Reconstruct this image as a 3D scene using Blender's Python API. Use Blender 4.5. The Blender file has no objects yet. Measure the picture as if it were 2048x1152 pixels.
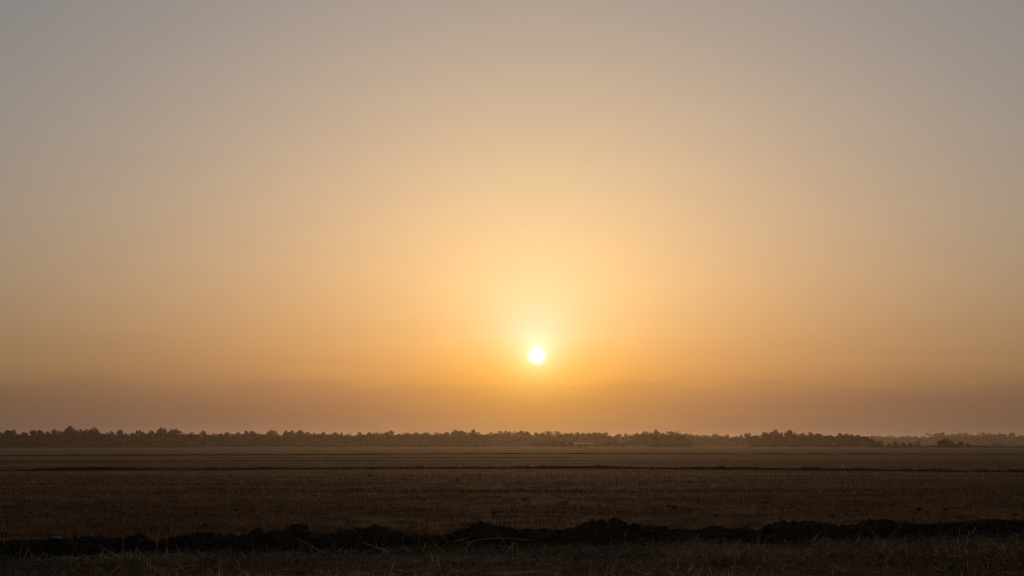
import bpy, math, random
import numpy as np
from mathutils import Vector, noise

R = math.radians
sc = bpy.context.scene
C = sc.collection

# ------------------------------------------------------------------ camera
CAM_H = 1.5
FPX = 1024 / math.tan(R(20))            # focal length in pixels of the 2048 px photograph
PITCH = math.atan(312 / FPX)
cam = bpy.data.objects.new('camera', bpy.data.cameras.new('camera'))
C.objects.link(cam)
cam.data.sensor_width = 36
cam.data.lens = 18 / math.tan(R(20))
cam.data.clip_start = 0.1
cam.data.clip_end = 20000
cam.location = (0, 0, CAM_H)
cam.rotation_euler = (R(90) + PITCH, 0, 0)
sc.camera = cam


def ray(px, py):
    """unit direction of a photograph pixel"""
    cx, cz = (px - 1024) / FPX, (576 - py) / FPX
    v = Vector((cx, math.cos(PITCH) - cz * math.sin(PITCH), math.sin(PITCH) + cz * math.cos(PITCH)))
    return v.normalized()


def on_ground(px, py, z=0.0):
    d = ray(px, py)
    t = (z - CAM_H) / d.z
    return Vector((d.x * t, d.y * t, z))


def at_depth(px, py, Y):
    d = ray(px, py)
    t = Y / d.y
    return Vector((d.x * t, Y, CAM_H + d.z * t))


# ------------------------------------------------------------------ sky, sun, exposure
SUN_DIR = ray(1074, 711)
SUN_EL = math.asin(SUN_DIR.z)
SUN_AZ = math.atan2(SUN_DIR.x, SUN_DIR.y)

# dusty-air sky: brightness falls off with the angle from the sun in five lobes (degrees), tinted
# and dimmed towards the horizon by the dust near the ground
LOBE = [0.9, 3.0, 8.0, 20.0, 60.0]
LOBE_RGB = [(0.0495, 0.1700, 0.2200), (0.0187, 0.3050, 0.0829), (0.2850, 0.1300, 0.0070),
            (0.2560, 0.1380, 0.0083), (0.1140, 0.1930, 0.3000)]
DIM = [1.2, 4.0, 12.0]
DIM_RGB = [(0.02, -0.62, -1.72), (1.9120, 2.4900, 3.2856), (-1.5420, -1.1209, -0.5024)]
BANK_RGB = (0.25, 0.225, 0.01)
NISHITA = 0.006

world = bpy.data.worlds.new('World')
sc.world = world
world.use_nodes = True
wt = world.node_tree
wt.nodes.clear()


def N(tree, typ, **kw):
    n = tree.nodes.new(typ)
    for k, v in kw.items():
        setattr(n, k, v)
    return n


def mth(tree, op, a, b=None, c=None):
    n = N(tree, 'ShaderNodeMath', operation=op)
    for i, v in enumerate((a, b, c)):
        if v is None:
            continue
        if isinstance(v, (int, float)):
            n.inputs[i].default_value = v
        else:
            tree.links.new(v, n.inputs[i])
    return n.outputs[0]


def vmt(tree, op, a, b=None):
    n = N(tree, 'ShaderNodeVectorMath', operation=op)
    for i, v in enumerate((a, b)):
        if v is None:
            continue
        if op == 'SCALE' and i == 1:
            tree.links.new(v, n.inputs['Scale'])
        elif isinstance(v, (tuple, list, Vector)):
            n.inputs[i].default_value = tuple(v)
        else:
            tree.links.new(v, n.inputs[i])
    return n.outputs['Value' if op == 'DOT_PRODUCT' else 'Vector']


def smooth(tree, v, lo, hi):
    n = N(tree, 'ShaderNodeMapRange', interpolation_type='SMOOTHSTEP')
    tree.links.new(v, n.inputs['Value'])
    n.inputs['From Min'].default_value = lo
    n.inputs['From Max'].default_value = hi
    return n.outputs['Result']


tc = N(wt, 'ShaderNodeTexCoord')
dirv = vmt(wt, 'NORMALIZE', tc.outputs['Generated'])
cosang = vmt(wt, 'DOT_PRODUCT', dirv, SUN_DIR)
ang = mth(wt, 'MULTIPLY', mth(wt, 'ARCCOSINE', mth(wt, 'MINIMUM', cosang, 1.0)), 180 / math.pi)
sep = N(wt, 'ShaderNodeSeparateXYZ')
wt.links.new(dirv, sep.inputs[0])
elev = mth(wt, 'MAXIMUM', mth(wt, 'MULTIPLY', mth(wt, 'ARCSINE', sep.outputs['Z']), 180 / math.pi), 0.0)

lobes = None
for s, rgb in zip(LOBE, LOBE_RGB):
    e = mth(wt, 'EXPONENT', mth(wt, 'MULTIPLY', ang, -1.0 / s))
    v = N(wt, 'ShaderNodeVectorMath', operation='SCALE')
    v.inputs[0].default_value = rgb
    wt.links.new(e, v.inputs['Scale'])
    lobes = v.outputs[0] if lobes is None else vmt(wt, 'ADD', lobes, v.outputs[0])
# pale aureole above the dust
aur = mth(wt, 'MULTIPLY', mth(wt, 'EXPONENT', mth(wt, 'MULTIPLY', ang, -1 / 1.35)), smooth(wt, elev, 2.5, 5.2))
v = N(wt, 'ShaderNodeVectorMath', operation='SCALE')
v.inputs[0].default_value = (0.0, 0.12, 0.95)
wt.links.new(aur, v.inputs['Scale'])
lobes = vmt(wt, 'ADD', lobes, v.outputs[0])
halo = mth(wt, 'EXPONENT', mth(wt, 'MULTIPLY', ang, -1 / 0.5))
v = N(wt, 'ShaderNodeVectorMath', operation='SCALE')
v.inputs[0].default_value = (0.4, 0.42, 1.0)
wt.links.new(halo, v.inputs['Scale'])
lobes = vmt(wt, 'ADD', lobes, v.outputs[0])

# redder forward scatter where the sunlight crosses the low dust
low = mth(wt, 'MULTIPLY', mth(wt, 'EXPONENT', mth(wt, 'MULTIPLY', ang, -1 / 3.0)), mth(wt, 'SUBTRACT', 1.0, smooth(wt, elev, 2.4, 5.5)))
v = N(wt, 'ShaderNodeVectorMath', operation='SCALE')
v.inputs[0].default_value = (0.25, -0.03, -0.30)
wt.links.new(low, v.inputs['Scale'])
lobes = vmt(wt, 'MAXIMUM', vmt(wt, 'ADD', lobes, v.outputs[0]), (0.0, 0.0, 0.02))

dim = None
for s, rgb in zip(DIM, DIM_RGB):
    e = mth(wt, 'EXPONENT', mth(wt, 'MULTIPLY', elev, -1.0 / s))
    v = N(wt, 'ShaderNodeVectorMath', operation='SCALE')
    v.inputs[0].default_value = rgb
    wt.links.new(e, v.inputs['Scale'])
    dim = v.outputs[0] if dim is None else vmt(wt, 'ADD', dim, v.outputs[0])
# thin ragged upper edge of the low dust bank, all round the horizon
mp = N(wt, 'ShaderNodeMapping')
mp.inputs['Scale'].default_value = (14, 14, 120)
wt.links.new(dirv, mp.inputs['Vector'])
nz = N(wt, 'ShaderNodeTexNoise')
nz.inputs['Scale'].default_value = 1.0
nz.inputs['Detail'].default_value = 3.0
wt.links.new(mp.outputs[0], nz.inputs['Vector'])
ragged = mth(wt, 'ADD', elev, mth(wt, 'MULTIPLY', mth(wt, 'SUBTRACT', nz.outputs['Fac'], 0.5), 1.1))
# a low streak of cloud right of the sun lifts the edge a little
azd = mth(wt, 'MULTIPLY', mth(wt, 'ARCTAN2', sep.outputs['X'], sep.outputs['Y']), 180 / math.pi)
bump = mth(wt, 'EXPONENT', mth(wt, 'MULTIPLY', mth(wt, 'POWER', mth(wt, 'DIVIDE', mth(wt, 'SUBTRACT', azd, 4.6), 1.4), 2.0), -1.0))
ragged = mth(wt, 'SUBTRACT', ragged, mth(wt, 'MULTIPLY', bump, 0.16))
inside = mth(wt, 'ADD', mth(wt, 'MULTIPLY', mth(wt, 'SUBTRACT', 1.0, smooth(wt, ragged, 1.5, 3.1)), 0.75),
             mth(wt, 'MULTIPLY', mth(wt, 'SUBTRACT', 1.0, smooth(wt, ragged, 2.25, 2.5)), 0.25))
# faint streaks of thicker and thinner dust, strongest near the horizon
mp2 = N(wt, 'ShaderNodeMapping')
mp2.inputs['Scale'].default_value = (5, 5, 75)
wt.links.new(dirv, mp2.inputs['Vector'])
nz2 = N(wt, 'ShaderNodeTexNoise')
nz2.inputs['Scale'].default_value = 1.0
nz2.inputs['Detail'].default_value = 4.0
wt.links.new(mp2.outputs[0], nz2.inputs['Vector'])
streaks = mth(wt, 'MULTIPLY', mth(wt, 'SUBTRACT', nz2.outputs['Fac'], 0.5),
              mth(wt, 'ADD', 0.05, mth(wt, 'MULTIPLY', mth(wt, 'EXPONENT', mth(wt, 'MULTIPLY', elev, -1 / 2.5)), 0.35)))
v = N(wt, 'ShaderNodeVectorMath', operation='SCALE')
v.inputs[0].default_value = BANK_RGB
wt.links.new(inside, v.inputs['Scale'])
dim = vmt(wt, 'ADD', dim, v.outputs[0])
v = N(wt, 'ShaderNodeVectorMath', operation='SCALE')
v.inputs[0].default_value = (0.8, 1.0, 1.0)
wt.links.new(streaks, v.inputs['Scale'])
dim = vmt(wt, 'ADD', dim, v.outputs[0])
sepd = N(wt, 'ShaderNodeSeparateXYZ')
wt.links.new(dim, sepd.inputs[0])
comb = N(wt, 'ShaderNodeCombineXYZ')
for i in range(3):
    wt.links.new(mth(wt, 'EXPONENT', mth(wt, 'MULTIPLY', sepd.outputs[i], -1.0)), comb.inputs[i])
hazy = vmt(wt, 'MULTIPLY', lobes, comb.outputs[0])

sky = N(wt, 'ShaderNodeTexSky', sky_type='NISHITA')
sky.sun_disc = False
sky.sun_elevation = SUN_EL
sky.sun_rotation = SUN_AZ
sky.air_density = 1.0
sky.dust_density = 5.0
sky.ozone_density = 1.0
v = N(wt, 'ShaderNodeVectorMath', operation='SCALE')
wt.links.new(sky.outputs[0], v.inputs[0])
v.inputs['Scale'].default_value = NISHITA
total = vmt(wt, 'ADD', hazy, v.outputs[0])
# the visible disc of the sun
disc = mth(wt, 'SUBTRACT', 1.0, smooth(wt, ang, 0.04, 0.47))
v = N(wt, 'ShaderNodeVectorMath', operation='SCALE')
v.inputs[0].default_value = (0.6, 0.75, 1.05)
wt.links.new(disc, v.inputs['Scale'])
total = vmt(wt, 'ADD', total, v.outputs[0])
bg = N(wt, 'ShaderNodeBackground')
bg.inputs['Strength'].default_value = 1.0
wt.links.new(total, bg.inputs['Color'])
wo = N(wt, 'ShaderNodeOutputWorld')
wt.links.new(bg.outputs[0], wo.inputs['Surface'])
world.cycles.sampling_method = 'MANUAL'
world.cycles.sample_map_resolution = 2048

sun = bpy.data.objects.new('sun_lamp', bpy.data.lights.new('sun_lamp', 'SUN'))
C.objects.link(sun)
sun.data.energy = 0.55
sun.data.angle = R(0.5)
sun.data.color = (1.0, 0.55, 0.22)
sun.rotation_euler = (-SUN_DIR).to_track_quat('-Z', 'Y').to_euler()

sc.view_settings.view_transform = 'Standard'
sc.view_settings.look = 'None'
sc.view_settings.exposure = 0.0
sc.view_settings.gamma = 1.0
sc.view_settings.use_curve_mapping = False
sc.render.dither_intensity = 1.0
sc.cycles.use_denoising = True
sc.render.filter_size = 1.2
sc.cycles.filter_width = 1.2
sc.cycles.max_bounces = 6
sc.cycles.transparent_max_bounces = 8


# ------------------------------------------------------------------ materials
def material(name):
    m = bpy.data.materials.new(name)
    m.use_nodes = True
    m.node_tree.nodes.clear()
    return m, m.node_tree


def ramp(t, src, stops):
    n = N(t, 'ShaderNodeValToRGB')
    el = n.color_ramp.elements
    while len(el) < len(stops):
        el.new(0.5)
    for e, (p, c) in zip(el, stops):
        e.position = p
        e.color = (*c, 1)
    t.links.new(src, n.inputs['Fac'])
    return n.outputs['Color']


def tex(t, vec, scale, detail=6, rough=0.6, stretch=None):
    if stretch:
        m = N(t, 'ShaderNodeMapping')
        m.inputs['Scale'].default_value = stretch
        t.links.new(vec, m.inputs['Vector'])
        vec = m.outputs[0]
    n = N(t, 'ShaderNodeTexNoise')
    n.inputs['Scale'].default_value = scale
    n.inputs['Detail'].default_value = detail
    n.inputs['Roughness'].default_value = rough
    t.links.new(vec, n.inputs['Vector'])
    return n.outputs['Fac']


def mixc(t, fac, a, b):
    n = N(t, 'ShaderNodeMix', data_type='RGBA')
    for sock, v in ((n.inputs[0], fac), (n.inputs[6], a), (n.inputs[7], b)):
        if isinstance(v, (int, float)):
            sock.default_value = v
        elif isinstance(v, (tuple, list)):
            sock.default_value = (*v, 1)
        else:
            t.links.new(v, sock)
    return n.outputs[2]


def finish(t, col, rough=0.95, bump=None, dist=0.02, spec=0.1, translucent=0.0):
    b = N(t, 'ShaderNodeBsdfPrincipled')
    if isinstance(col, (tuple, list)):
        b.inputs['Base Color'].default_value = (*col, 1)
    else:
        t.links.new(col, b.inputs['Base Color'])
    b.inputs['Roughness'].default_value = rough
    b.inputs['Specular IOR Level'].default_value = spec
    if bump is not None:
        bn = N(t, 'ShaderNodeBump')
        bn.inputs['Distance'].default_value = dist
        bn.inputs['Strength'].default_value = 1.0
        t.links.new(bump, bn.inputs['Height'])
        t.links.new(bn.outputs[0], b.inputs['Normal'])
    out = b.outputs[0]
    if translucent:
        tr = N(t, 'ShaderNodeBsdfTranslucent')
        if isinstance(col, (tuple, list)):
            tr.inputs['Color'].default_value = (*col, 1)
        else:
            t.links.new(col, tr.inputs['Color'])
        mx = N(t, 'ShaderNodeMixShader')
        mx.inputs[0].default_value = translucent
        t.links.new(out, mx.inputs[1])
        t.links.new(tr.outputs[0], mx.inputs[2])
        out = mx.outputs[0]
    o = N(t, 'ShaderNodeOutputMaterial')
    t.links.new(out, o.inputs['Surface'])


def mat_field():
    m, t = material('field_soil')
    geo = N(t, 'ShaderNodeNewGeometry')
    pos = geo.outputs['Position']
    fine = tex(t, pos, 9.0, 8, 0.7)
    streak = tex(t, pos, 1.0, 6, 0.65, (0.35, 1.6, 1.0))
    broad = tex(t, pos, 1.0, 4, 0.55, (0.02, 0.09, 1.0))
    soil = ramp(t, fine, [(0.25, (0.026, 0.0115, 0.005)), (0.55, (0.080, 0.034, 0.014)), (0.8, (0.17, 0.075, 0.030))])
    straw = ramp(t, fine, [(0.2, (0.088, 0.040, 0.015)), (0.55, (0.235, 0.110, 0.040)), (0.85, (0.42, 0.205, 0.08))])
    cover = smooth(t, mth(t, 'ADD', mth(t, 'MULTIPLY', streak, 0.7), mth(t, 'MULTIPLY', broad, 0.55)), 0.50, 0.72)
    col = mixc(t, cover, soil, straw)
    # wide dry strips of other fields farther out
    sepp = N(t, 'ShaderNodeSeparateXYZ')
    t.links.new(pos, sepp.inputs[0])
    wob = mth(t, 'ADD', sepp.outputs['Y'], mth(t, 'MULTIPLY', tex(t, pos, 0.02, 2), 14.0))
    far = smooth(t, wob, 218, 232)
    col = mixc(t, mth(t, 'MULTIPLY', far, 0.3), col, (0.20, 0.105, 0.05))
    bands = tex(t, pos, 1.0, 3, 0.6, (0.004, 0.07, 1.0))
    col = mixc(t, mth(t, 'MULTIPLY', smooth(t, bands, 0.48, 0.66), 0.6), col, (0.045, 0.024, 0.012))
    finish(t, col, 0.97, mth(t, 'ADD', fine, streak), 0.05, 0.05)
    return m


def mat_noise(name, stops, scale=8.0, bump=0.02, rough=0.95, translucent=0.0, spec=0.1):
    m, t = material(name)
    geo = N(t, 'ShaderNodeNewGeometry')
    f = tex(t, geo.outputs['Position'], scale, 7, 0.65)
    finish(t, ramp(t, f, stops), rough, f if bump else None, bump, spec, translucent)
    return m


def mat_straw(name, a, b, c, translucent=0.35):
    """dry blades; every blade carries its own tone"""
    m, t = material(name)
    at = N(t, 'ShaderNodeAttribute', attribute_name='tone')
    finish(t, ramp(t, at.outputs['Fac'], [(0.0, a), (0.6, b), (1.0, c)]), 0.75, None, 0, 0.15, translucent)
    return m


def mat_leaf(name, a, b):
    m, t = material(name)
    oi = N(t, 'ShaderNodeObjectInfo')
    geo = N(t, 'ShaderNodeNewGeometry')
    f = tex(t, geo.outputs['Position'], 0.6, 3, 0.6)
    f = mth(t, 'ADD', mth(t, 'MULTIPLY', f, 0.7), mth(t, 'MULTIPLY', oi.outputs['Random'], 0.3))
    finish(t, ramp(t, f, [(0.3, a), (0.75, b)]), 0.9, None, 0, 0.02, 0.04)
    return m


M = {}
M['field'] = mat_field()
M['bank'] = mat_noise('bank_soil', [(0.25, (0.010, 0.006, 0.004)), (0.5, (0.030, 0.018, 0.010)), (0.75, (0.085, 0.053, 0.03))], 14, 0.03)
M['clod'] = mat_noise('clod_soil', [(0.25, (0.012, 0.007, 0.0045)), (0.5, (0.034, 0.020, 0.012)), (0.8, (0.09, 0.056, 0.032))], 22, 0.015)
M['straw_near'] = mat_straw('near_straw', (0.038, 0.022, 0.010), (0.34, 0.20, 0.095), (0.80, 0.58, 0.32))
M['straw_mid'] = mat_straw('mid_stubble', (0.04, 0.018, 0.007), (0.27, 0.125, 0.043), (0.72, 0.42, 0.17))
M['stem'] = mat_noise('pale_stem', [(0.2, (0.52, 0.41, 0.25)), (0.8, (0.74, 0.61, 0.40))], 30, 0, 0.5, 0.4)
M['husk'] = mat_noise('dry_husk', [(0.2, (0.66, 0.54, 0.26)), (0.8, (0.82, 0.74, 0.48))], 30, 0, 0.5, 0.5)
M['plastic'] = mat_noise('white_plastic', [(0.2, (0.66, 0.63, 0.58)), (0.8, (0.84, 0.82, 0.78))], 40, 0.003, 0.4, 0.5, 0.4)
M['grey'] = mat_noise('grey_sheet', [(0.2, (0.05, 0.050, 0.050)), (0.8, (0.10, 0.10, 0.10))], 16, 0.003, 0.95, 0.0, 0.0)
M['stone'] = mat_noise('pale_stone', [(0.2, (0.22, 0.18, 0.14)), (0.8, (0.40, 0.34, 0.28))], 20, 0.006)
M['leaf'] = mat_leaf('tree_leaves', (0.014, 0.016, 0.009), (0.032, 0.036, 0.018))
M['shrub'] = mat_leaf('shrub_leaves', (0.012, 0.014, 0.008), (0.028, 0.030, 0.016))
M['bark'] = mat_noise('bark', [(0.2, (0.03, 0.022, 0.015)), (0.8, (0.08, 0.06, 0.045))], 4, 0.02)
M['roof'] = mat_noise('pale_roof', [(0.2, (0.55, 0.53, 0.50)), (0.8, (0.75, 0.73, 0.70))], 2, 0.0, 0.35, 0, 0.5)
M['wall'] = mat_noise('shed_wall', [(0.2, (0.16, 0.12, 0.09)), (0.8, (0.26, 0.20, 0.15))], 2, 0.01)


# ------------------------------------------------------------------ mesh helpers
def mesh(name, verts, faces, mat, smooth_shade=False):
    me = bpy.data.meshes.new(name)
    me.from_pydata([tuple(p) for p in verts], [], faces)
    if smooth_shade:
        me.polygons.foreach_set('use_smooth', [True] * len(me.polygons))
    me.materials.append(mat)
    me.update()
    return me


def grid_mesh(name, P, mat):
    """P: (rows, cols, 3) array"""
    r, c, _ = P.shape
    idx = np.arange(r * c).reshape(r, c)
    q = np.stack([idx[:-1, :-1], idx[:-1, 1:], idx[1:, 1:], idx[1:, :-1]], -1).reshape(-1, 4)
    me = bpy.data.meshes.new(name)
    me.vertices.add(r * c)
    me.vertices.foreach_set('co', P.astype(np.float32).ravel())
    me.loops.add(q.size)
    me.loops.foreach_set('vertex_index', q.ravel().astype(np.int32))
    me.polygons.add(len(q))
    me.polygons.foreach_set('loop_start', np.arange(0, q.size, 4, dtype=np.int32))
    me.polygons.foreach_set('use_smooth', np.ones(len(q), bool))
    me.materials.append(mat)
    me.update(calc_edges=True)
    me.validate()
    return me


def obj(name, me, parent=None, loc=None, rot=None, scale=None):
    o = bpy.data.objects.new(name, me)
    C.objects.link(o)
    if parent is not None:
        o.parent = parent
    if loc is not None:
        o.location = loc
    if rot is not None:
        o.rotation_euler = rot
    if scale is not None:
        o.scale = scale if not isinstance(scale, (int, float)) else (scale,) * 3
    return o


def tag(o, label=None, cat=None, group=None, kind=None):
    if label:
        o['label'] = label
    if cat:
        o['category'] = cat
    if group:
        o['group'] = group
    if kind:
        o['kind'] = kind
    return o


# value noise on arrays, for the sheets
def vnoise(x, y, seed):
    xi, yi = np.floor(x).astype(np.int64), np.floor(y).astype(np.int64)
    fx, fy = x - xi, y - yi
    fx, fy = fx * fx * (3 - 2 * fx), fy * fy * (3 - 2 * fy)

    def h(a, b):
        n = (a * 374761393 + b * 668265263 + seed * 1442695041) & 0xFFFFFFFF
        n = ((n ^ (n >> 13)) * 1274126177) & 0xFFFFFFFF
        return ((n ^ (n >> 16)) & 0xFFFF) / 65535.0
    return ((h(xi, yi) * (1 - fx) + h(xi + 1, yi) * fx) * (1 - fy)
            + (h(xi, yi + 1) * (1 - fx) + h(xi + 1, yi + 1) * fx) * fy) * 2 - 1


def fbm(x, y, seed, octaves=4, gain=0.55):
    s, a, f, n = 0, 1.0, 1.0, 0
    for k in range(octaves):
        s = s + a * vnoise(x * f, y * f, seed + k * 17)
        n += a
        a *= gain
        f *= 2.1
    return s / n


def ground_z(x, y):
    near = np.clip(1 - (y - 30) / 90, 0.15, 1)
    lump = np.maximum(fbm(x * 2.3 + 9, y * 2.3, 15, 3), 0)
    away = np.clip((np.abs(y - (21.0 + 0.33 * np.clip(x, -14, 14))) - 0.6) / 0.6, 0.15, 1)
    near = near * np.where(y < 60, away, 1)
    return (0.030 * fbm(x * 1.3, y * 1.8, 3, 4) + 0.040 * fbm(x * 0.22, y * 1.0, 9, 3) + 0.06 * lump * np.where(y < 18.5, 1.5, 1.0)) * near - 0.03


# ------------------------------------------------------------------ ground
def spread(fine0, fine1, step, grow, limit):
    a = list(np.arange(fine0, fine1 + 1e-6, step))
    s, v = step, a[-1]
    while v < limit:
        s *= grow
        v = min(limit, v + s)
        a.append(v)
    return a


ys = spread(11.0, 55.0, 0.11, 1.02, 4000.0)
s, v, back = 0.3, 11.0, []
while v > -4000:
    s *= 1.5
    v = max(-4000, v - s)
    back.append(v)
ys = np.array(sorted(back) + ys)
xs = spread(0.0, 20.0, 0.11, 1.04, 4000.0)
xs = np.array([-v for v in xs[:0:-1]] + xs)
XX, YY = np.meshgrid(xs, ys)
g = obj('ground', grid_mesh('ground', np.stack([XX, YY, ground_z(XX, YY)], -1), M['field']))
tag(g, 'flat dark brown stubble field reaching to the far treeline', None, None, 'structure')

# ------------------------------------------------------------------ the ploughed earth bank in front
BANK = [(-420, 1082, 1124), (-300, 1072, 1122), (-160, 1081, 1121), (0, 1079, 1119), (40, 1077, 1118), (70, 1075, 1118), (100, 1073, 1118), (150, 1070, 1115),
        (180, 1068, 1113), (205, 1074, 1112), (235, 1070, 1112), (255, 1066, 1112), (277, 1076, 1108), (300, 1080, 1106), (345, 1070, 1105),
        (380, 1062, 1105), (420, 1068, 1104), (460, 1071, 1103), (500, 1060, 1101), (530, 1063, 1102), (558, 1058, 1103), (575, 1051, 1104),
        (595, 1051, 1104), (615, 1061, 1100), (640, 1062, 1098), (660, 1063, 1098), (695, 1055, 1098), (735, 1052, 1100), (760, 1056, 1102),
        (780, 1064, 1101), (815, 1068, 1098), (840, 1064, 1090), (880, 1065, 1087), (910, 1061, 1090), (935, 1054, 1092), (955, 1047, 1093),
        (975, 1048, 1093), (1000, 1051, 1092), (1024, 1054, 1090), (1050, 1058, 1090), (1100, 1056, 1090), (1130, 1059, 1091), (1165, 1050, 1092),
        (1190, 1044, 1093), (1230, 1043, 1093), (1250, 1038, 1090), (1262, 1049, 1087), (1290, 1052, 1084), (1325, 1048, 1082), (1345, 1056, 1080),
        (1370, 1057, 1079), (1410, 1057, 1079), (1440, 1050, 1079), (1470, 1057, 1080), (1500, 1054, 1080), (1530, 1060, 1079), (1545, 1048, 1079),
        (1570, 1041, 1080), (1600, 1043, 1080), (1640, 1042, 1080), (1660, 1044, 1080), (1690, 1050, 1080), (1720, 1050, 1078), (1755, 1040, 1077),
        (1775, 1038, 1077), (1800, 1041, 1075), (1850, 1046, 1073), (1875, 1048, 1073), (1905, 1046, 1071), (1960, 1040, 1069), (2000, 1036, 1068),
        (2020, 1037, 1067), (2048, 1039, 1067), (2180, 1036, 1066), (2300, 1046, 1066), (2450, 1040, 1066)]
bx, bd, bh = [], [], []
for px, yc, yb in BANK:
    p = on_ground(px, yb)
    top = at_depth(px, yc, p.y + 0.42)
    bx.append(p.x)
    bd.append(p.y)
    bh.append(max(0.05, top.z))
bx, bd, bh = map(np.array, (bx, bd, bh))
bh = np.clip(0.27 + (bh - 0.27) * 1.05, 0.1, 0.5)
kern = np.hanning(9)


def bank_front(x):
    xs_ = np.linspace(bx[0], bx[-1], 60)
    ds = np.interp(xs_, bx, bd)
    pad = np.pad(ds, 4, mode='edge')
    ds = np.convolve(pad, kern / kern.sum(), 'valid')
    return np.interp(x, xs_, ds) + 0.13 * fbm(np.asarray(x, float) * 0.9, np.asarray(x, float) * 0 + 2, 63, 4)


def bank_height(x, t):
    """t: metres behind the front foot of the bank"""
    h = np.interp(x, bx, bh) * 0.90
    up = np.clip(t / 0.36, 0, 1)
    prof = np.sin(up * math.pi / 2) ** 0.8 + 0.16 * np.clip(1 + t / 0.5, 0, 1) * (1 - up)
    down = np.clip((t - 0.52) / 0.75, 0, 1)
    return h * prof * (1 - down * down * (3 - 2 * down))


bxs = np.arange(bx[0], bx[-1], 0.028)
bts = np.arange(-0.55, 1.36, 0.028)
BX, BT = np.meshgrid(bxs, bts)
BY = bank_front(BX) + BT
amp = np.clip(bank_height(BX, BT) / 0.15, 0, 1)
BZ = bank_height(BX, BT) - 0.03 + amp * (0.06 * fbm(BX * 5, BY * 5, 21, 5, 0.72) + 0.04 * np.abs(fbm(BX * 11, BY * 11, 31, 3, 0.7)))
BY2 = BY + amp * 0.07 * fbm(BX * 6 + 40, BT * 6, 41, 3)
bank = obj('earth_bank', grid_mesh('earth_bank', np.stack([BX, BY2, BZ], -1), M['bank']))
tag(bank, 'low dark bank of turned earth running across the foreground', None, None, 'structure')


def bank_z(x, y):
    t = y - bank_front(np.array(x))
    return float(bank_height(np.array(x), t))


def ico():
    t = (1 + 5 ** .5) / 2
    v = [(-1, t, 0), (1, t, 0), (-1, -t, 0), (1, -t, 0), (0, -1, t), (0, 1, t), (0, -1, -t), (0, 1, -t), (t, 0, -1), (t, 0, 1), (-t, 0, -1), (-t, 0, 1)]
    f = [(0, 11, 5), (0, 5, 1), (0, 1, 7), (0, 7, 10), (0, 10, 11), (1, 5, 9), (5, 11, 4), (11, 10, 2), (10, 7, 6), (7, 1, 8),
         (3, 9, 4), (3, 4, 2), (3, 2, 6), (3, 6, 8), (3, 8, 9), (4, 9, 5), (2, 4, 11), (6, 2, 10), (8, 6, 7), (9, 8, 1)]
    v = [Vector(p).normalized() for p in v]
    mid = {}

    def m(a, b):
        k = (min(a, b), max(a, b))
        if k not in mid:
            mid[k] = len(v)
            v.append(((v[a] + v[b]) / 2).normalized())
        return mid[k]
    f2 = []
    for a, b, c in f:
        ab, bc, ca = m(a, b), m(b, c), m(c, a)
        f2 += [(a, ab, ca), (b, bc, ab), (c, ca, bc), (ab, bc, ca)]
    return v, f2


ICO_V, ICO_F = ico()
clod_meshes = []
for k in range(10):
    off = Vector((k * 7.3, k * 3.1, 0))
    vs = []
    for p in ICO_V:
        r = 1 + 0.55 * noise.noise(p * 1.3 + off) + 0.45 * noise.noise(p * 3.1 + off)
        vs.append(Vector((p.x * r, p.y * r, p.z * r * 0.8)))
    clod_meshes.append(mesh('clod', vs, ICO_F, M['clod'], False))

rnd = random.Random(5)
for k in range(290):
    x = rnd.uniform(bx[0] + 4.0, bx[-1] - 4.6)
    t = rnd.choice([rnd.uniform(0.05, 0.3), rnd.uniform(0.3, 0.6), rnd.uniform(0.35, 0.75)])
    f = float(bank_front(np.array(x)))
    h = float(bank_height(np.array(x), np.array(t)))
    s = rnd.uniform(0.02, 0.05) * (1.6 if rnd.random() < 0.14 else 1) * (0.6 + 0.4 * min(1.5, h / 0.26))
    obj('clod', clod_meshes[k % 10], bank, (x, f + t, h - s * 0.1), (rnd.uniform(-.6, .6), rnd.uniform(-.6, .6), rnd.uniform(0, 6.3)),
        (s * rnd.uniform(0.9, 1.6), s, s * rnd.uniform(0.7, 1.1)))

# crumbs of soil on and at the foot of the bank: past counting
rs = np.random.RandomState(3)


def scatter_crumbs(n, xr, tr, size, seed):
    rs = np.random.RandomState(seed)
    base = np.array([(1, 0, -.4), (-.5, .87, -.4), (-.5, -.87, -.4), (.1, .1, .9)])
    tri = np.array([(0, 1, 3), (1, 2, 3), (2, 0, 3)])
    x = rs.uniform(*xr, n)
    t = rs.uniform(*tr, n)
    y = bank_front(x) + t
    z = np.maximum(bank_height(x, t), 0) - 0.005
    s = rs.uniform(*size, n)
    V = base[None] * s[:, None, None] * rs.uniform(.6, 1.4, (n, 4, 3))
    a = rs.uniform(0, 6.28, n)
    ca, sa = np.cos(a)[:, None], np.sin(a)[:, None]
    V = np.stack([V[..., 0] * ca - V[..., 1] * sa + x[:, None], V[..., 0] * sa + V[..., 1] * ca + y[:, None], V[..., 2] + z[:, None]], -1)
    F = (tri[None] + (np.arange(n) * 4)[:, None, None]).reshape(-1, 3)
    return mesh('soil_crumbs', V.reshape(-1, 3), F.tolist(), M['clod'])


cr = obj('soil_crumbs', scatter_crumbs(14000, (bx[0], bx[-1]), (-0.75, 1.3), (0.008, 0.026), 8), bank)
cr['kind'] = 'stuff'


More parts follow.
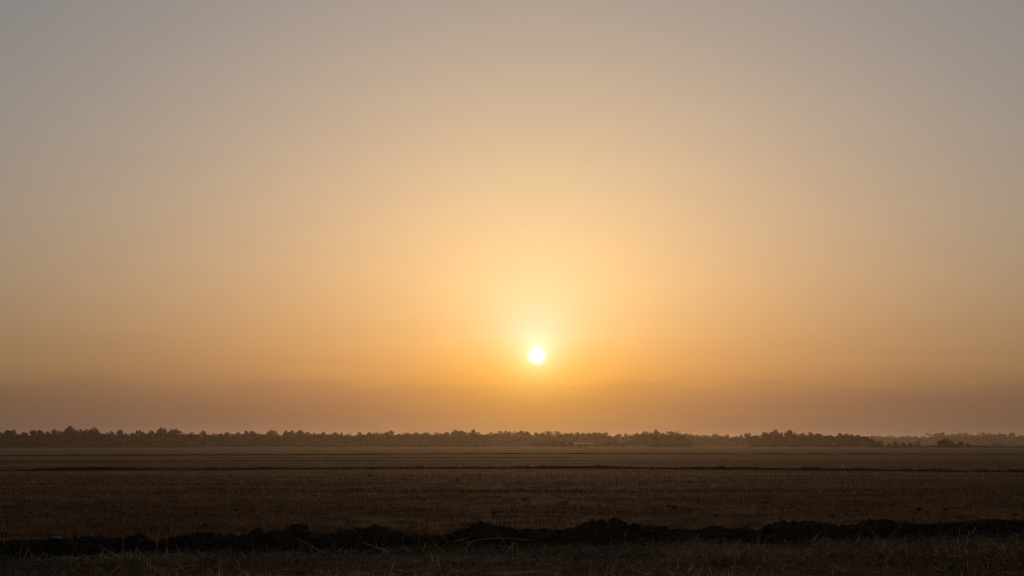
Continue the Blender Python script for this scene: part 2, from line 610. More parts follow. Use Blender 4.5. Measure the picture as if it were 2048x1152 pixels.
# ------------------------------------------------------------------ low field bunds farther out
def bund(pts, height, width, seed, label, step):
    P = [on_ground(px, py) for px, py in pts]
    px_ = np.array([p.x for p in P])
    py_ = np.array([p.y for p in P])
    x = np.arange(px_[0], px_[-1], step)
    t = np.linspace(-0.5, 0.5, 15) * width
    X, T = np.meshgrid(x, t)
    Y = np.interp(X, px_, py_) + T
    prof = np.cos(np.clip(T / width * 2, -1, 1) * math.pi / 2) ** 0.7
    hh = height * (0.75 + 0.5 * fbm(X * 0.35, X * 0 + 3, seed, 3)) + height * 0.5 * fbm(X * 2.2, T * 3, seed + 5, 3, 0.65)
    Z = prof * np.maximum(hh, 0.0) - 0.03
    o = obj('field_bund', grid_mesh('field_bund', np.stack([X, Y, Z], -1), M['bank']))
    tag(o, label, None, None, 'structure')
    return o


bund([(-300, 942), (0, 941), (250, 939.5), (500, 938.5), (750, 937), (1000, 936), (1250, 936.5), (1500, 938.5), (1750, 941), (2048, 943.5), (2350, 946)],
     0.17, 0.9, 60, 'thin dark earth bund across the middle of the field', 0.10)
bund([(-300, 912.5), (0, 911.5), (500, 910), (1000, 907.6), (1500, 907.8), (2048, 908.5), (2350, 909)], 0.16, 1.2, 70,
     'faint farthest earth bund at the edge of the pale field', 0.4)
bund([(-300, 923.5), (0, 923), (300, 922), (620, 920.5), (760, 920)], 0.07, 0.8, 80, 'short faint bund on the left of the field', 0.3)
bund([(420, 916), (700, 915.2), (900, 915), (1150, 915.2)], 0.07, 0.8, 90, 'short faint bund left of the middle of the field', 0.3)


# ------------------------------------------------------------------ stubble and straw
def blades(name, x, y, z, length, width, lean, az, curve, tone, mat):
    """tapered two-segment ribbons; lean = angle from vertical"""
    n = len(x)
    d = np.stack([np.sin(lean) * np.cos(az), np.sin(lean) * np.sin(az), np.cos(lean)], -1)
    lean2 = np.clip(lean + curve, 0, 1.62)
    d2 = np.stack([np.sin(lean2) * np.cos(az), np.sin(lean2) * np.sin(az), np.cos(lean2)], -1)
    tw = az + math.pi / 2 + np.random.RandomState(n).uniform(-.7, .7, n)
    wv = np.stack([np.cos(tw), np.sin(tw), np.random.RandomState(n + 1).uniform(-.5, .5, n)], -1) * (width / 2)[:, None]
    p0 = np.stack([x, y, z], -1)
    p1 = p0 + d * (length * .55)[:, None]
    p2 = p1 + d2 * (length * .45)[:, None]
    V = np.stack([p0 - wv, p0 + wv, p1 - wv * .85, p1 + wv * .85, p2 - wv * .35, p2 + wv * .35], 1).reshape(-1, 3)
    b = (np.arange(n) * 6)[:, None, None]
    q = (np.array([(0, 1, 3, 2), (2, 3, 5, 4)])[None] + b).reshape(-1, 4)
    me = bpy.data.meshes.new(name)
    me.vertices.add(len(V))
    me.vertices.foreach_set('co', V.astype(np.float32).ravel())
    me.loops.add(q.size)
    me.loops.foreach_set('vertex_index', q.ravel().astype(np.int32))
    me.polygons.add(len(q))
    me.polygons.foreach_set('loop_start', np.arange(0, q.size, 4, dtype=np.int32))
    a = me.attributes.new('tone', 'FLOAT', 'POINT')
    a.data.foreach_set('value', np.repeat(tone, 6).astype(np.float32))
    me.materials.append(mat)
    me.update(calc_edges=True)
    return me


def straw_field(name, n, y0, y1, margin, lr, wr, upright, seed, mat, label, on_near_side, gamma=1.0, clump=1.5):
    rs = np.random.RandomState(seed)
    m = int(n * 2.2)
    y = y0 + (y1 - y0) * rs.uniform(0, 1, m) ** gamma
    x = rs.uniform(-1, 1, m) * (y * math.tan(R(20)) + margin)
    f = bank_front(x)
    keep = (y < f - 0.32 - 0.35 * np.abs(fbm(x * 1.5, y * 0, 77, 3))) if on_near_side else (y > f + 1.0)
    # patchy cover, thinner on dark streaks
    cover = fbm(x * 0.5 * clump, y * 1.1 * clump, seed + 2, 3) * 0.9 + 0.5 * fbm(x * 0.15, y * 0.6, seed + 5, 2)
    keep &= rs.uniform(0, 1, m) < np.clip(0.5 + 1.1 * cover, 0.04, 1)
    x, y = x[keep][:n], y[keep][:n]
    n = len(x)
    up = rs.uniform(0, 1, n) < upright
    lean = np.where(up, rs.uniform(0.0, 0.6, n), rs.uniform(1.0, 1.52, n))
    length = rs.uniform(*lr, n) * np.where(up, 0.7, 1.0) * (1 + 0.9 * (rs.uniform(0, 1, n) > 0.96))
    width = rs.uniform(*wr, n)
    z = ground_z(x, y) + np.where(up, -0.005, rs.uniform(0.0, 0.05, n))
    tone = np.clip(rs.beta(1.2, 2.6, n) + 0.22 * fbm(x * .8, y * .8, seed + 9, 2) + 0.5 * fbm(x * .10, y * .75, seed + 19, 3) + 0.6 * (rs.uniform(0, 1, n) > 0.965), 0, 1)
    me = blades(name, x, y, z, length, width, lean, rs.uniform(0, 6.283, n), rs.uniform(-.5, 1.1, n), tone, mat)
    tag(obj(name, me), label, 'straw', None, 'stuff')


straw_field('straw_litter', 60000, 12.5, 24.0, 1.6, (0.05, 0.28), (0.005, 0.014), 0.07, 11, M['straw_near'],
            'tangled grey-brown straw litter in front of the earth bank', True)
straw_field('stubble', 80000, 18.5, 46.0, 2.5, (0.06, 0.17), (0.005, 0.011), 0.6, 12, M['straw_mid'],
            'short brown stubble covering the field just behind the earth bank', False, 1.25)
straw_field('stubble', 60000, 44.0, 135.0, 5.0, (0.07, 0.17), (0.010, 0.024), 0.6, 13, M['straw_mid'],
            'brown stubble farther out towards the treeline', False, 1.3, 0.6)

# straw caught on the bank
rs = np.random.RandomState(44)
n = 9000
x = rs.uniform(bx[0], bx[-1], n)
t_ = rs.uniform(-0.45, 1.5, n)
keep = rs.uniform(0, 1, n) < np.clip(0.12 + 0.9 * fbm(x * 0.9, t_ * 2, 50, 3), 0.01, 1)
x, t_ = x[keep], t_[keep]
n = len(x)
y = bank_front(x) + t_
z = np.maximum(bank_height(x, t_), 0) + rs.uniform(0.0, 0.03, n)
me = blades('bank_straw', x, y, z, rs.uniform(.05, .22, n), rs.uniform(.004, .009, n), rs.uniform(0.5, 1.75, n), rs.uniform(0, 6.28, n), rs.uniform(-.5, 1.0, n),
            np.clip(rs.beta(1.4, 2.4, n), 0, 1), M['straw_near'])
bs = obj('loose_straw', me, bank)
bs['kind'] = 'stuff'

# ------------------------------------------------------------------ loose clods lying on the field
CLODS = [(62, 1027, 13, 'dark clod alone on the stubble near the left edge'),
         (50, 1003, 10, 'pointed dark clod on the stubble at far left'),
         (31, 999, 6, 'small dark clod beside the pointed clod at far left'),
         (11, 1000, 6, 'small dark clod at the very left edge of the field'),
         (411, 1051, 18, 'broad dark clod just behind the bank, above the grey sheet'),
         (478, 1035, 14, 'low dark clod behind the bank, left of the tall bank lump'),
         (1050, 999, 26, 'long low dark clod below the sun in the stubble'),
         (1347, 1014, 22, 'wide flat dark clod in the stubble right of centre'),
         (1433, 1031, 18, 'rounded dark clod behind the bank, right of centre'),
         (1373, 1043, 12, 'small dark clod just behind the bank, right of centre'),
         (1162, 1027, 10, 'small dark clod in the stubble below and right of the sun'),
         (1838, 1019, 20, 'largest dark clod of the cluster on the right of the field'),
         (1856, 1025, 11, 'small dark clod at the right of the clod cluster'),
         (1832, 1026, 10, 'small dark clod below the largest clod of the right cluster'),
         (1918, 1034, 12, 'dark clod just behind the bank near the right edge'),
         (1901, 1036, 8, 'tiny dark clod left of the clod near the right edge'),
         (1598, 1020, 15, 'low flat dark clod behind the bank, between two lumps on the right'),
         (738, 951, 10, 'small dark clod far out in the field left of centre'),
         (1747, 991, 12, 'flat dark clod in mid field on the right'),
         (1744, 998, 7, 'small dark clod nearest the flat one on the right')]
for k, (px, py, w, lab) in enumerate(CLODS):
    p = on_ground(px, py)
    s = w / FPX * p.y / 2 / 1.5
    o = obj('soil_clod', clod_meshes[k % 10], None, (p.x, p.y, s * 0.12), (0, 0, k * 1.7), (s, s * 0.8, s * (0.5 if 'flat' not in lab and 'low' not in lab else 0.34)))
    tag(o, lab, 'soil clod', 'loose clods on the field')
rnd = random.Random(21)
for k in range(64):
    py = 950 + 95 * rnd.random() ** 0.8
    px = rnd.uniform(-60, 2110)
    p = on_ground(px, py)
    if p.y < float(bank_front(np.array(p.x))) + 1.3:
        continue
    s = rnd.uniform(0.02, 0.05)
    o = obj('soil_clod', clod_meshes[k % 10], None, (p.x, p.y, s * 0.25), (0, 0, rnd.uniform(0, 6)), (s * rnd.uniform(1, 1.8), s, s * 0.6))
    tag(o, 'one of the tiny dark crumbled clods strewn thinly over the stubble', 'soil clod', 'tiny clods strewn over the stubble')


# ------------------------------------------------------------------ scraps and stems
def sheet(name, P, thick, mat):
    """a thin bent sheet with real thickness from a grid of points"""
    P = np.array(P, float)
    r, c, _ = P.shape
    up = P.reshape(-1, 3)
    low = up - np.array([0, 0, thick])
    V = np.concatenate([up, low])
    F = []
    n = r * c
    for i in range(r - 1):
        for j in range(c - 1):
            a, b, d, e = i * c + j, i * c + j + 1, (i + 1) * c + j + 1, (i + 1) * c + j
            F += [(a, b, d, e), (e + n, d + n, b + n, a + n)]
    edge = [(0, j) for j in range(c)] + [(i, c - 1) for i in range(1, r)] + [(r - 1, j) for j in range(c - 2, -1, -1)] + [(i, 0) for i in range(r - 2, 0, -1)]
    ids = [i * c + j for i, j in edge]
    for a, b in zip(ids, ids[1:] + ids[:1]):
        F.append((b, a, a + n, b + n))
    return mesh(name, V, F, mat, False)


def crumple(name, p, w, d, h, seed, mat, label, cat, n=7, rz=0.0):
    P = []
    for i in range(n):
        row = []
        for j in range(n):
            u, v_ = j / (n - 1) - .5, i / (n - 1) - .5
            zz = h * (0.5 + 0.9 * noise.noise(Vector((u * 4 + seed, v_ * 4, seed * .7))) + 0.3 * noise.noise(Vector((u * 9, v_ * 9 + seed, 0))))
            edge = 1 - 0.35 * noise.noise(Vector((u * 2 + seed, v_ * 2, 4)))
            row.append((u * w * edge, v_ * d * edge, max(0.003, zz)))
        P.append(row)
    o = obj(name, sheet(name, P, 0.003, mat), None, p, (0, 0, rz))
    tag(o, label, cat)
    return o


p = on_ground(867, 966)
crumple('plastic_scrap', (p.x, p.y, -0.01), 0.21, 0.30, 0.05, 1, M['plastic'], 'small white scrap lying alone in mid field left of the sun', 'litter')
p = on_ground(920, 1028)
crumple('plastic_scrap', (p.x, p.y, -0.005), 0.035, 0.04, 0.06, 2.3, M['plastic'], 'tiny upright white scrap in the stubble below the sun', 'litter')
for px, lab in ((1629, 'tiny pale scrap on the thin middle bund, left of its twin'), (1686, 'tiny pale scrap on the thin middle bund, right of its twin')):
    p = on_ground(px, 939)
    crumple('plastic_scrap', (p.x, p.y, 0.13), 0.10, 0.1, 0.06, px, M['plastic'], lab, 'litter')
x, = [at_depth(1270, 1055, 22.2).x]
crumple('plastic_scrap', (x, float(bank_front(np.array(x))) + 0.22, bank_z(x, float(bank_front(np.array(x))) + 0.22)), 0.19, 0.14, 0.10, 5.1, M['grey'],
        'crumpled grey film caught on the bank right of the sun', 'litter')
for px, lab in ((736, 'left of two dull grey scraps at the foot of the bank'), (764, 'right of two dull grey scraps at the foot of the bank')):
    q = on_ground(px, 1084)
    f = float(bank_front(np.array(q.x)))
    crumple('grey_scrap', (q.x * (f + .16) / q.y, f + 0.10, 0.09), 0.14, 0.06, 0.05, px * .13, M['grey'], lab, 'litter')
# pale flat stone on the crest at far left
q = at_depth(106, 1077, 19.0)
f = float(bank_front(np.array(q.x)))
st = mesh('flat_stone', [Vector((v_.x * (1 + .25 * noise.noise(v_ * 2)), v_.y * (1 + .25 * noise.noise(v_ * 2 + Vector((3, 0, 0)))), v_.z)) for v_ in ICO_V], ICO_F, M['stone'], False)
tag(obj('flat_stone', st, None, (q.x, f + 0.3, bank_z(q.x, f + 0.3) + 0.012), (0.15, 0.05, 0.2), (0.072, 0.05, 0.022)),
    'flat pale stone on the crest of the bank at far left', 'stone')
# bent grey sheet half buried at the foot of the bank
q = on_ground(440, 1104)
f = float(bank_front(np.array(q.x)))
P = []
for i in range(5):
    v_ = i / 4
    row = []
    for j in range(10):
        u = j / 9
        hz = -0.01 + v_ * (0.03 + 0.075 * math.sin(math.pi * min(1, u * 0.85 + 0.12)) ** 0.8) + 0.02 * math.sin(u * 9 + v_ * 2) * v_
        row.append(((u - .5) * 0.42, v_ * 0.22 + 0.03 * math.sin(u * 3), hz))
    P.append(row)
tag(obj('bent_sheet', sheet('bent_sheet', P, 0.006, M['grey']), None, (q.x, f - 0.10, 0), (0, 0, -0.12)),
    'bent dull grey sheet half buried at the foot of the bank', 'litter')


def stem(name, pts, r, mat, label, group=None, cat='straw stem', flat=1.0):
    """bent tapered stem of six sides through the given points"""
    pts = [Vector(p) for p in pts]
    # Catmull-Rom refine
    ext = [pts[0] * 2 - pts[1]] + pts + [pts[-1] * 2 - pts[-2]]
    path = []
    for i in range(1, len(ext) - 2):
        a, b, c, d = ext[i - 1:i + 3]
        for k in range(4):
            t = k / 4
            path.append(0.5 * ((2 * b) + (c - a) * t + (2 * a - 5 * b + 4 * c - d) * t * t + (3 * b - a - 3 * c + d) * t ** 3))
    path.append(pts[-1])
    base = pts[0].copy()
    V, F = [], []
    for i, p in enumerate(path):
        tan = (path[min(i + 1, len(path) - 1)] - path[max(i - 1, 0)]).normalized()
        s1 = tan.cross(Vector((0, 0.3, 1))).normalized()
        s2 = tan.cross(s1).normalized()
        u = i / (len(path) - 1)
        rr = r * (1.1 - 0.75 * u) if flat == 1 else r * max(0.12, math.sin(math.pi * min(1, 0.06 + u * 0.93)))
        for k in range(6):
            an = k * math.pi / 3
            V.append(p - base + s1 * math.cos(an) * rr + s2 * math.sin(an) * rr * flat)
    for i in range(len(path) - 1):
        for k in range(6):
            F.append((i * 6 + k, i * 6 + (k + 1) % 6, (i + 1) * 6 + (k + 1) % 6, (i + 1) * 6 + k))
    F += [tuple(range(5, -1, -1)), tuple(range((len(path) - 1) * 6, len(path) * 6))]
    o = obj(name, mesh(name, V, F, mat, True), None, base)
    tag(o, label, cat, group)
    return o


def img_path(pts, Y):
    return [at_depth(px, py, Y + dy) for px, py, dy in pts]


def gy(px, py):
    return on_ground(px, py, 0.075).y


stem('cane', img_path([(777, 1104, 0), (752, 1094, .1), (726, 1085, .2)], gy(777, 1105) - .25), 0.010, M['stem'], 'straight pale cane leaning at the foot of the bank', None, 'cane')
stem('straw_stem', img_path([(936, 1091, 0), (944, 1083, .1), (972, 1078, .2), (1024, 1077, .3), (1065, 1081, .35)], gy(936, 1092) - .2), 0.006, M['stem'], 'long arched straw stem low across the bank below the sun')
stem('straw_stem', img_path([(908, 1083, 0), (922, 1079, .1), (938, 1075, .15)], gy(908, 1091) - .2), 0.006, M['stem'], 'short straw stem left of the long arched one')
stem('dry_husk', img_path([(1874, 1105, 0), (1873, 1100, .02), (1869, 1096, .04), (1862, 1093, .05)], gy(1874, 1107)), 0.016, M['husk'], 'white curled husk standing up in the straw at lower right', None, 'husk', 0.25)
stem('dry_husk', img_path([(1867, 1112, 0), (1875, 1107, .04), (1883, 1104, .06)], gy(1867, 1113)), 0.014, M['husk'], 'yellow husk lying beside the white curled husk', None, 'husk', 0.3)
stem('straw_stem', img_path([(1896, 1109, 0), (1911, 1112, -.05), (1930, 1117, -.1)], gy(1930, 1120)), 0.009, M['stem'], 'pale straw stem lying right of the yellow husk')
stem('straw_stem', img_path([(1868, 1135, 0), (1878, 1139, 0), (1890, 1143, 0)], gy(1890, 1145)), 0.008, M['stem'], 'pale straw stem lying below the yellow husk')
stem('straw_stem', img_path([(1376, 1142, 0), (1384, 1134, 0), (1387, 1128, 0)], gy(1376, 1143)), 0.009, M['husk'], 'short bright straw leaf glowing right of the sun, near the bottom edge')
stem('dry_husk', img_path([(1096, 1131, 0), (1100, 1128, .03), (1105, 1128, .05)], gy(1096, 1132)), 0.014, M['husk'], 'small bright husk in the litter below the sun', None, 'husk', 0.3)
STEMS = [((1619, 1084), (1639, 1067), 'slanting straw stem at the bank foot, upper of a pair right of centre'),
         ((1627, 1093), (1646, 1077), 'slanting straw stem at the bank foot, lower of a pair right of centre'),
         ((1713, 1086), (1719, 1066), 'steep straw stem at the bank foot between two right-hand lumps'),
         ((1919, 1069), (1917, 1054), 'upright straw stem against the bank, first of three at right'),
         ((1935, 1073), (1937, 1060), 'upright straw stem against the bank, second of three at right'),
         ((1941, 1069), (1952, 1053), 'slanting straw stem against the bank, third of three at right'),
         ((1468, 1094), (1482, 1077), 'slanting straw stem at the bank foot, right of centre'),
         ((1311, 1121), (1299, 1097), 'curved straw stem standing in the litter right of the sun'),
         ((1247, 1073), (1253, 1066), 'short straw stem stuck in the bank below its sharp peak'),
         ((553, 1085), (558, 1072), 'thin straw stem against the tall lump left of centre'),
         ((313, 1100), (311, 1076), 'thin upright straw stem against the bank at left'),
         ((54, 1088), (52, 1073), 'thin upright straw stem against the bank at far left'),
         ((899, 1124), (938, 1114), 'low slanting straw stem in the litter below and left of the sun'),
         ((960, 1149), (1010, 1141), 'long pale stem lying at the bottom edge left of the sun'),
         ((985, 1121), (965, 1095), 'crossed leaning straw stem in the litter below the sun'),
         ((306, 1135), (318, 1133), 'short curled stem in the litter near the left corner'),
         ((480, 1132), (468, 1117), 'leaning straw stem in the litter left of centre'),
         ((1770, 1152), (1768, 1132), 'upright straw stem at the bottom edge on the right'),
         ((1700, 1140), (1696, 1118), 'upright thin stem in the litter on the right'),
         ((1350, 1107), (1385, 1101), 'grey flat stem lying in the litter right of the sun')]
for a, b, lab in STEMS:
    Y = gy(a[0], max(a[1], 1090 if a[0] < 1300 else 1080)) - (0.05)
    mx_, my_ = (a[0] + b[0]) / 2 + 1.5, (a[1] + b[1]) / 2 - 0.8
    stem('straw_stem', img_path([(a[0], a[1], 0), (mx_, my_, 0.03), (b[0], b[1], 0.06)], Y), 0.0055, M['stem'], lab, 'single straw stems')


# ------------------------------------------------------------------ trees
def leaf_faces(centres, size, rs):
    n = len(centres)
    a = rs.normal(size=(n, 3))
    a /= np.linalg.norm(a, axis=1, keepdims=True)
    b = np.cross(a, rs.normal(size=(n, 3)))
    b /= np.linalg.norm(b, axis=1, keepdims=True)
    s = (size * rs.uniform(.6, 1.4, n))[:, None]
    V = np.stack([centres - a * s, centres - b * s * .6, centres + a * s, centres + b * s * .6], 1).reshape(-1, 3)
    F = np.arange(n * 4).reshape(-1, 4)
    return V, F


def quad_mesh(name, V, F, mat):
    me = bpy.data.meshes.new(name)
    me.vertices.add(len(V))
    me.vertices.foreach_set('co', V.astype(np.float32).ravel())
    me.loops.add(F.size)
    me.loops.foreach_set('vertex_index', F.ravel().astype(np.int32))
    me.polygons.add(len(F))
    me.polygons.foreach_set('loop_start', np.arange(0, F.size, 4, dtype=np.int32))
    me.materials.append(mat)
    me.update(calc_edges=True)
    return me


def crown_mesh(kind, seed):
    """crown of a tree one unit high, standing on z = 0: kind round, tall, spread or ragged"""
    rs = np.random.RandomState(seed)
    lobes = []
    n = {'round': 10, 'tall': 12, 'spread': 13, 'ragged': 11}[kind]
    for k in range(n):
        if kind == 'round':
            c = np.array([*rs.normal(0, .13, 2), rs.uniform(.45, .80)]); r = rs.uniform(.15, .24)
        elif kind == 'tall':
            z = rs.uniform(.3, .88); c = np.array([*rs.normal(0, .04 + .12 * (1 - z), 2), z]); r = rs.uniform(.12, .17) * (1.6 - .7 * z)
        elif kind == 'spread':
            c = np.array([*rs.normal(0, .26, 2), rs.uniform(.5, .84)]); r = rs.uniform(.12, .2)
        else:
            c = np.array([*rs.normal(0, .14, 2), rs.uniform(.4, .86)]); r = rs.uniform(.09, .17)
        lobes.append((c, r))
    low = [(np.array([*rs.normal(0, .17, 2), rs.uniform(.1, .5)]), rs.uniform(.14, .22)) for _ in range(7)]
    P = []
    for c, r in lobes + low:
        m = 110
        d = rs.normal(size=(m, 3))
        d /= np.linalg.norm(d, axis=1, keepdims=True)
        P.append(c + d * r * (rs.uniform(.25, 1, m) ** .5)[:, None] * np.array([1, 1, .82]))
    P = np.concatenate(P)
    P[:, 2] = np.minimum(P[:, 2], 1.02)
    P[:, 2] *= 1 / P[:, 2].max()
    V, F = leaf_faces(P, .034, rs)
    return quad_mesh('crown', V, F, M['leaf'])


def trunk_mesh(seed):
    rs = np.random.RandomState(seed)
    V, F = [], []

    def limb(p, q, r0, r1):
        p, q = np.array(p, float), np.array(q, float)
        d = (q - p) / np.linalg.norm(q - p)
        a = np.cross(d, (0.3, 1, 0.1)); a /= np.linalg.norm(a)
        b = np.cross(d, a)
        o = len(V)
        for c, r in ((p, r0), (q, r1)):
            for k in range(6):
                V.append(c + (a * math.cos(k * math.pi / 3) + b * math.sin(k * math.pi / 3)) * r)
        for k in range(6):
            F.append((o + k, o + (k + 1) % 6, o + 6 + (k + 1) % 6, o + 6 + k))
    limb((0, 0, -.02), (.01, 0, .35), .028, .02)
    limb((.01, 0, .34), (.02, .01, .7), .02, .009)
    for k in range(4):
        an = k * 1.6 + rs.uniform(0, .6)
        z = rs.uniform(.28, .5)
        limb((.01, 0, z), (.2 * math.cos(an), .2 * math.sin(an), z + .26), .013, .005)
    return mesh('trunk', V, F, M['bark'])


CROWNS = {k: [crown_mesh(k, 100 * i + j) for j in range(4)] for i, k in enumerate(('round', 'tall', 'spread', 'ragged'))}
TRUNKS = [trunk_mesh(i) for i in range(3)]
trng = random.Random(77)


def tree(px, ytop, Y, wpx, kind, label, group, name='tree'):
    base = at_depth(px, 888, Y)
    top = at_depth(px, ytop, Y)
    h = top.z
    e = bpy.data.objects.new(name, None)
    e.empty_display_size = 0.5
    C.objects.link(e)
    e.location = (base.x, Y, 0)
    e.rotation_euler = (0, 0, trng.uniform(0, 6.28))
    tag(e, label, 'tree', group)
    w = wpx / FPX * Y
    nat = {'round': .60, 'tall': .45, 'spread': .90, 'ragged': .60}[kind] * h
    sx = min(1.5, max(.75, w / nat)) * h
    obj('trunk', trng.choice(TRUNKS), e, None, None, h)
    obj('crown', trng.choice(CROWNS[kind]), e, None, (0, 0, trng.uniform(0, 6.28)), (sx, sx, h))
    return e


LEFT = 'trees of the left treeline'
MID = 'trees of the hazy treeline below the sun'
CEN = 'trees of the treeline right of the sun'
RGT = 'trees of the darker treeline at right'
FARG = 'trees of the faint farthest treeline at right'
STRETCH = {LEFT: 'left treeline', MID: 'treeline below the sun', CEN: 'hazy stretch', RGT: 'right treeline', FARG: 'farthest line'}
GEN = {LEFT: 'one of the half-hidden dark trees behind the left treeline',
       MID: 'one of the half-hidden trees behind the hazy treeline below the sun',
       CEN: 'one of the half-hidden trees behind the hazy stretch right of the sun',
       RGT: 'one of the half-hidden trees behind the right treeline',
       FARG: 'one of the half-hidden faint trees behind the farthest line at right'}

# (px, top py, width px, kind, own label or None)
T_LEFT = [(-140, 862, 20, 'round', None), (-120, 858, 24, 'round', None), (-96, 864, 18, 'spread', None), (-70, 861, 22, 'round', None), (-48, 865, 16, 'round', None), (-26, 860, 22, 'round', None),
          (0, 864, 14, 'round', None), (12, 861, 16, 'round', None), (25, 859.5, 20, 'spread', 'broad rounded tree at the left end of the treeline'), (44, 864.5, 14, 'round', None),
          (55, 866, 12, 'round', None), (66, 860, 10, 'tall', 'narrow pointed tree, first spike from the left edge'), (80, 860.5, 12, 'round', None), (92, 863, 12, 'round', None), (100, 859, 12, 'ragged', 'ragged-topped tree left of the tallest left treeline tree'),
          (119, 861.5, 16, 'round', None), (135, 853, 23, 'round', 'tallest tree of the left treeline, with a rounded crown'), (155, 858.5, 14, 'round', 'rounded tree between the two highest of the left treeline'),
          (170, 859, 16, 'round', None), (182, 856, 26, 'spread', 'wide domed tree, second highest of the left treeline'), (196, 861, 14, 'round', None), (210, 864.5, 14, 'round', None), (222, 863, 12, 'round', None),
          (240, 860, 11, 'tall', 'narrow tree right of the wide domed tree'), (255, 866, 14, 'round', None), (272, 860.5, 14, 'ragged', None), (286, 863.5, 14, 'round', None), (300, 861.5, 16, 'round', None),
          (318, 856.3, 24, 'spread', 'wide flat-topped tree in the left treeline, the highest of its right half'), (340, 859, 13, 'round', None), (352, 858.5, 13, 'ragged', 'ragged tree just right of the wide flat-topped tree'), (366, 866, 12, 'round', None),
          (386, 865, 16, 'round', None), (405, 861.5, 16, 'round', None), (425, 866.5, 14, 'round', None), (438, 866.5, 14, 'round', None), (450, 864.5, 14, 'round', None), (463, 866, 14, 'round', None), (476, 864.5, 14, 'round', None),
          (492, 861, 11, 'tall', None), (506, 862.5, 16, 'round', None), (520, 867, 14, 'round', None), (538, 860.5, 27, 'spread', 'broad domed tree in the middle of the left treeline'), (556, 867, 12, 'round', None),
          (570, 861.5, 12, 'tall', 'first of three evenly spaced spiky trees left of centre'), (583, 861, 11, 'tall', 'second of three evenly spaced spiky trees left of centre'), (600, 860.5, 11, 'tall', 'third of three evenly spaced spiky trees left of centre'),
          (618, 864, 14, 'round', None), (632, 865.5, 14, 'round', None), (647, 864, 14, 'round', None), (660, 867, 12, 'round', None), (672, 865, 14, 'round', None), (683, 865, 12, 'ragged', None), (700, 867, 16, 'round', None),
          (718, 864.3, 12, 'ragged', None), (730, 868, 14, 'round', None), (742, 865, 16, 'round', None), (756, 864, 16, 'round', None), (775, 861.5, 26, 'spread', 'smooth domed tree left of the sun, midway along'), (797, 867.5, 14, 'round', None),
          (806, 866, 14, 'round', None), (818, 865, 14, 'round', None), (832, 864, 12, 'ragged', None), (850, 865, 18, 'round', None), (870, 864.5, 18, 'round', None), (890, 864.5, 16, 'round', None),
          (907, 860, 14, 'round', 'rounded tree rising above the line, left of two slim ones near the sun'), (922, 861, 10, 'ragged', 'slim ragged tree, left of the tuft-topped tree near the sun'), (935, 865, 14, 'round', None),
          (946, 858.8, 11, 'tall', 'slim tuft-topped tree standing out left below the sun'), (960, 864.5, 16, 'round', None)]
T_MID = [(975, 868, 14, 'round', None), (987, 864.5, 16, 'round', None), (1005, 862.5, 16, 'round', None), (1016, 861.5, 14, 'round', None), (1027, 863.5, 14, 'round', None), (1044, 861.5, 12, 'ragged', 'ragged tree almost straight below the sun'),
         (1056, 863.5, 13, 'round', 'rounded tree just right of the ragged tree below the sun'), (1073, 865, 12, 'round', None), (1083, 866, 14, 'round', None), (1092, 862.8, 19, 'round', 'domed hazy tree right below the sun'),
         (1115, 862.8, 16, 'round', 'domed hazy tree, next dome right of the one below the sun'), (1128, 866, 16, 'round', None), (1142, 866, 18, 'round', None), (1155, 865, 12, 'ragged', None), (1167, 865.5, 18, 'round', None),
         (1180, 866, 14, 'round', None), (1190, 864.5, 12, 'tall', None), (1200, 865.5, 14, 'round', None), (1209, 864.3, 18, 'round', 'rounded tree ending the hazy line before the dip right of the sun'), (1222, 871, 12, 'round', None)]
T_BACK = [(1236, 868.5, 16, 'round', None), (1247, 867.5, 12, 'ragged', None), (1258, 869, 16, 'round', None), (1268, 869, 16, 'round', None), (1280, 869, 16, 'round', None), (1366, 871, 14, 'round', None), (1377, 866.5, 14, 'round', 'single rounded tree right after the dark clump'),
          (1391, 869.5, 16, 'round', None), (1405, 870, 16, 'round', None), (1420, 870.5, 16, 'round', None), (1435, 867.8, 16, 'round', None), (1453, 869.3, 12, 'tall', 'narrow spiky tree in the hazy stretch right of the dark clump'), (1470, 872, 14, 'round', None), (1483, 870, 14, 'ragged', None)]
T_CLUMP = [(1277, 865.5, 6, 'ragged', 'thin bare-looking tree at the left edge of the dark clump'), (1289, 863, 14, 'round', 'first rounded tree of the dark clump right of the sun'), (1300, 863.5, 14, 'round', 'flat-topped second tree of the dark clump right of the sun'),
           (1311, 859.8, 11, 'tall', 'tallest tuft-topped tree of the dark clump right of the sun'), (1323, 864.3, 16, 'round', 'fourth tree of the dark clump, just right of its tallest'),
           (1342, 862.8, 20, 'round', 'large domed tree in the right half of the dark clump'), (1358, 863.8, 20, 'round', 'domed tree ending the dark clump on its right')]
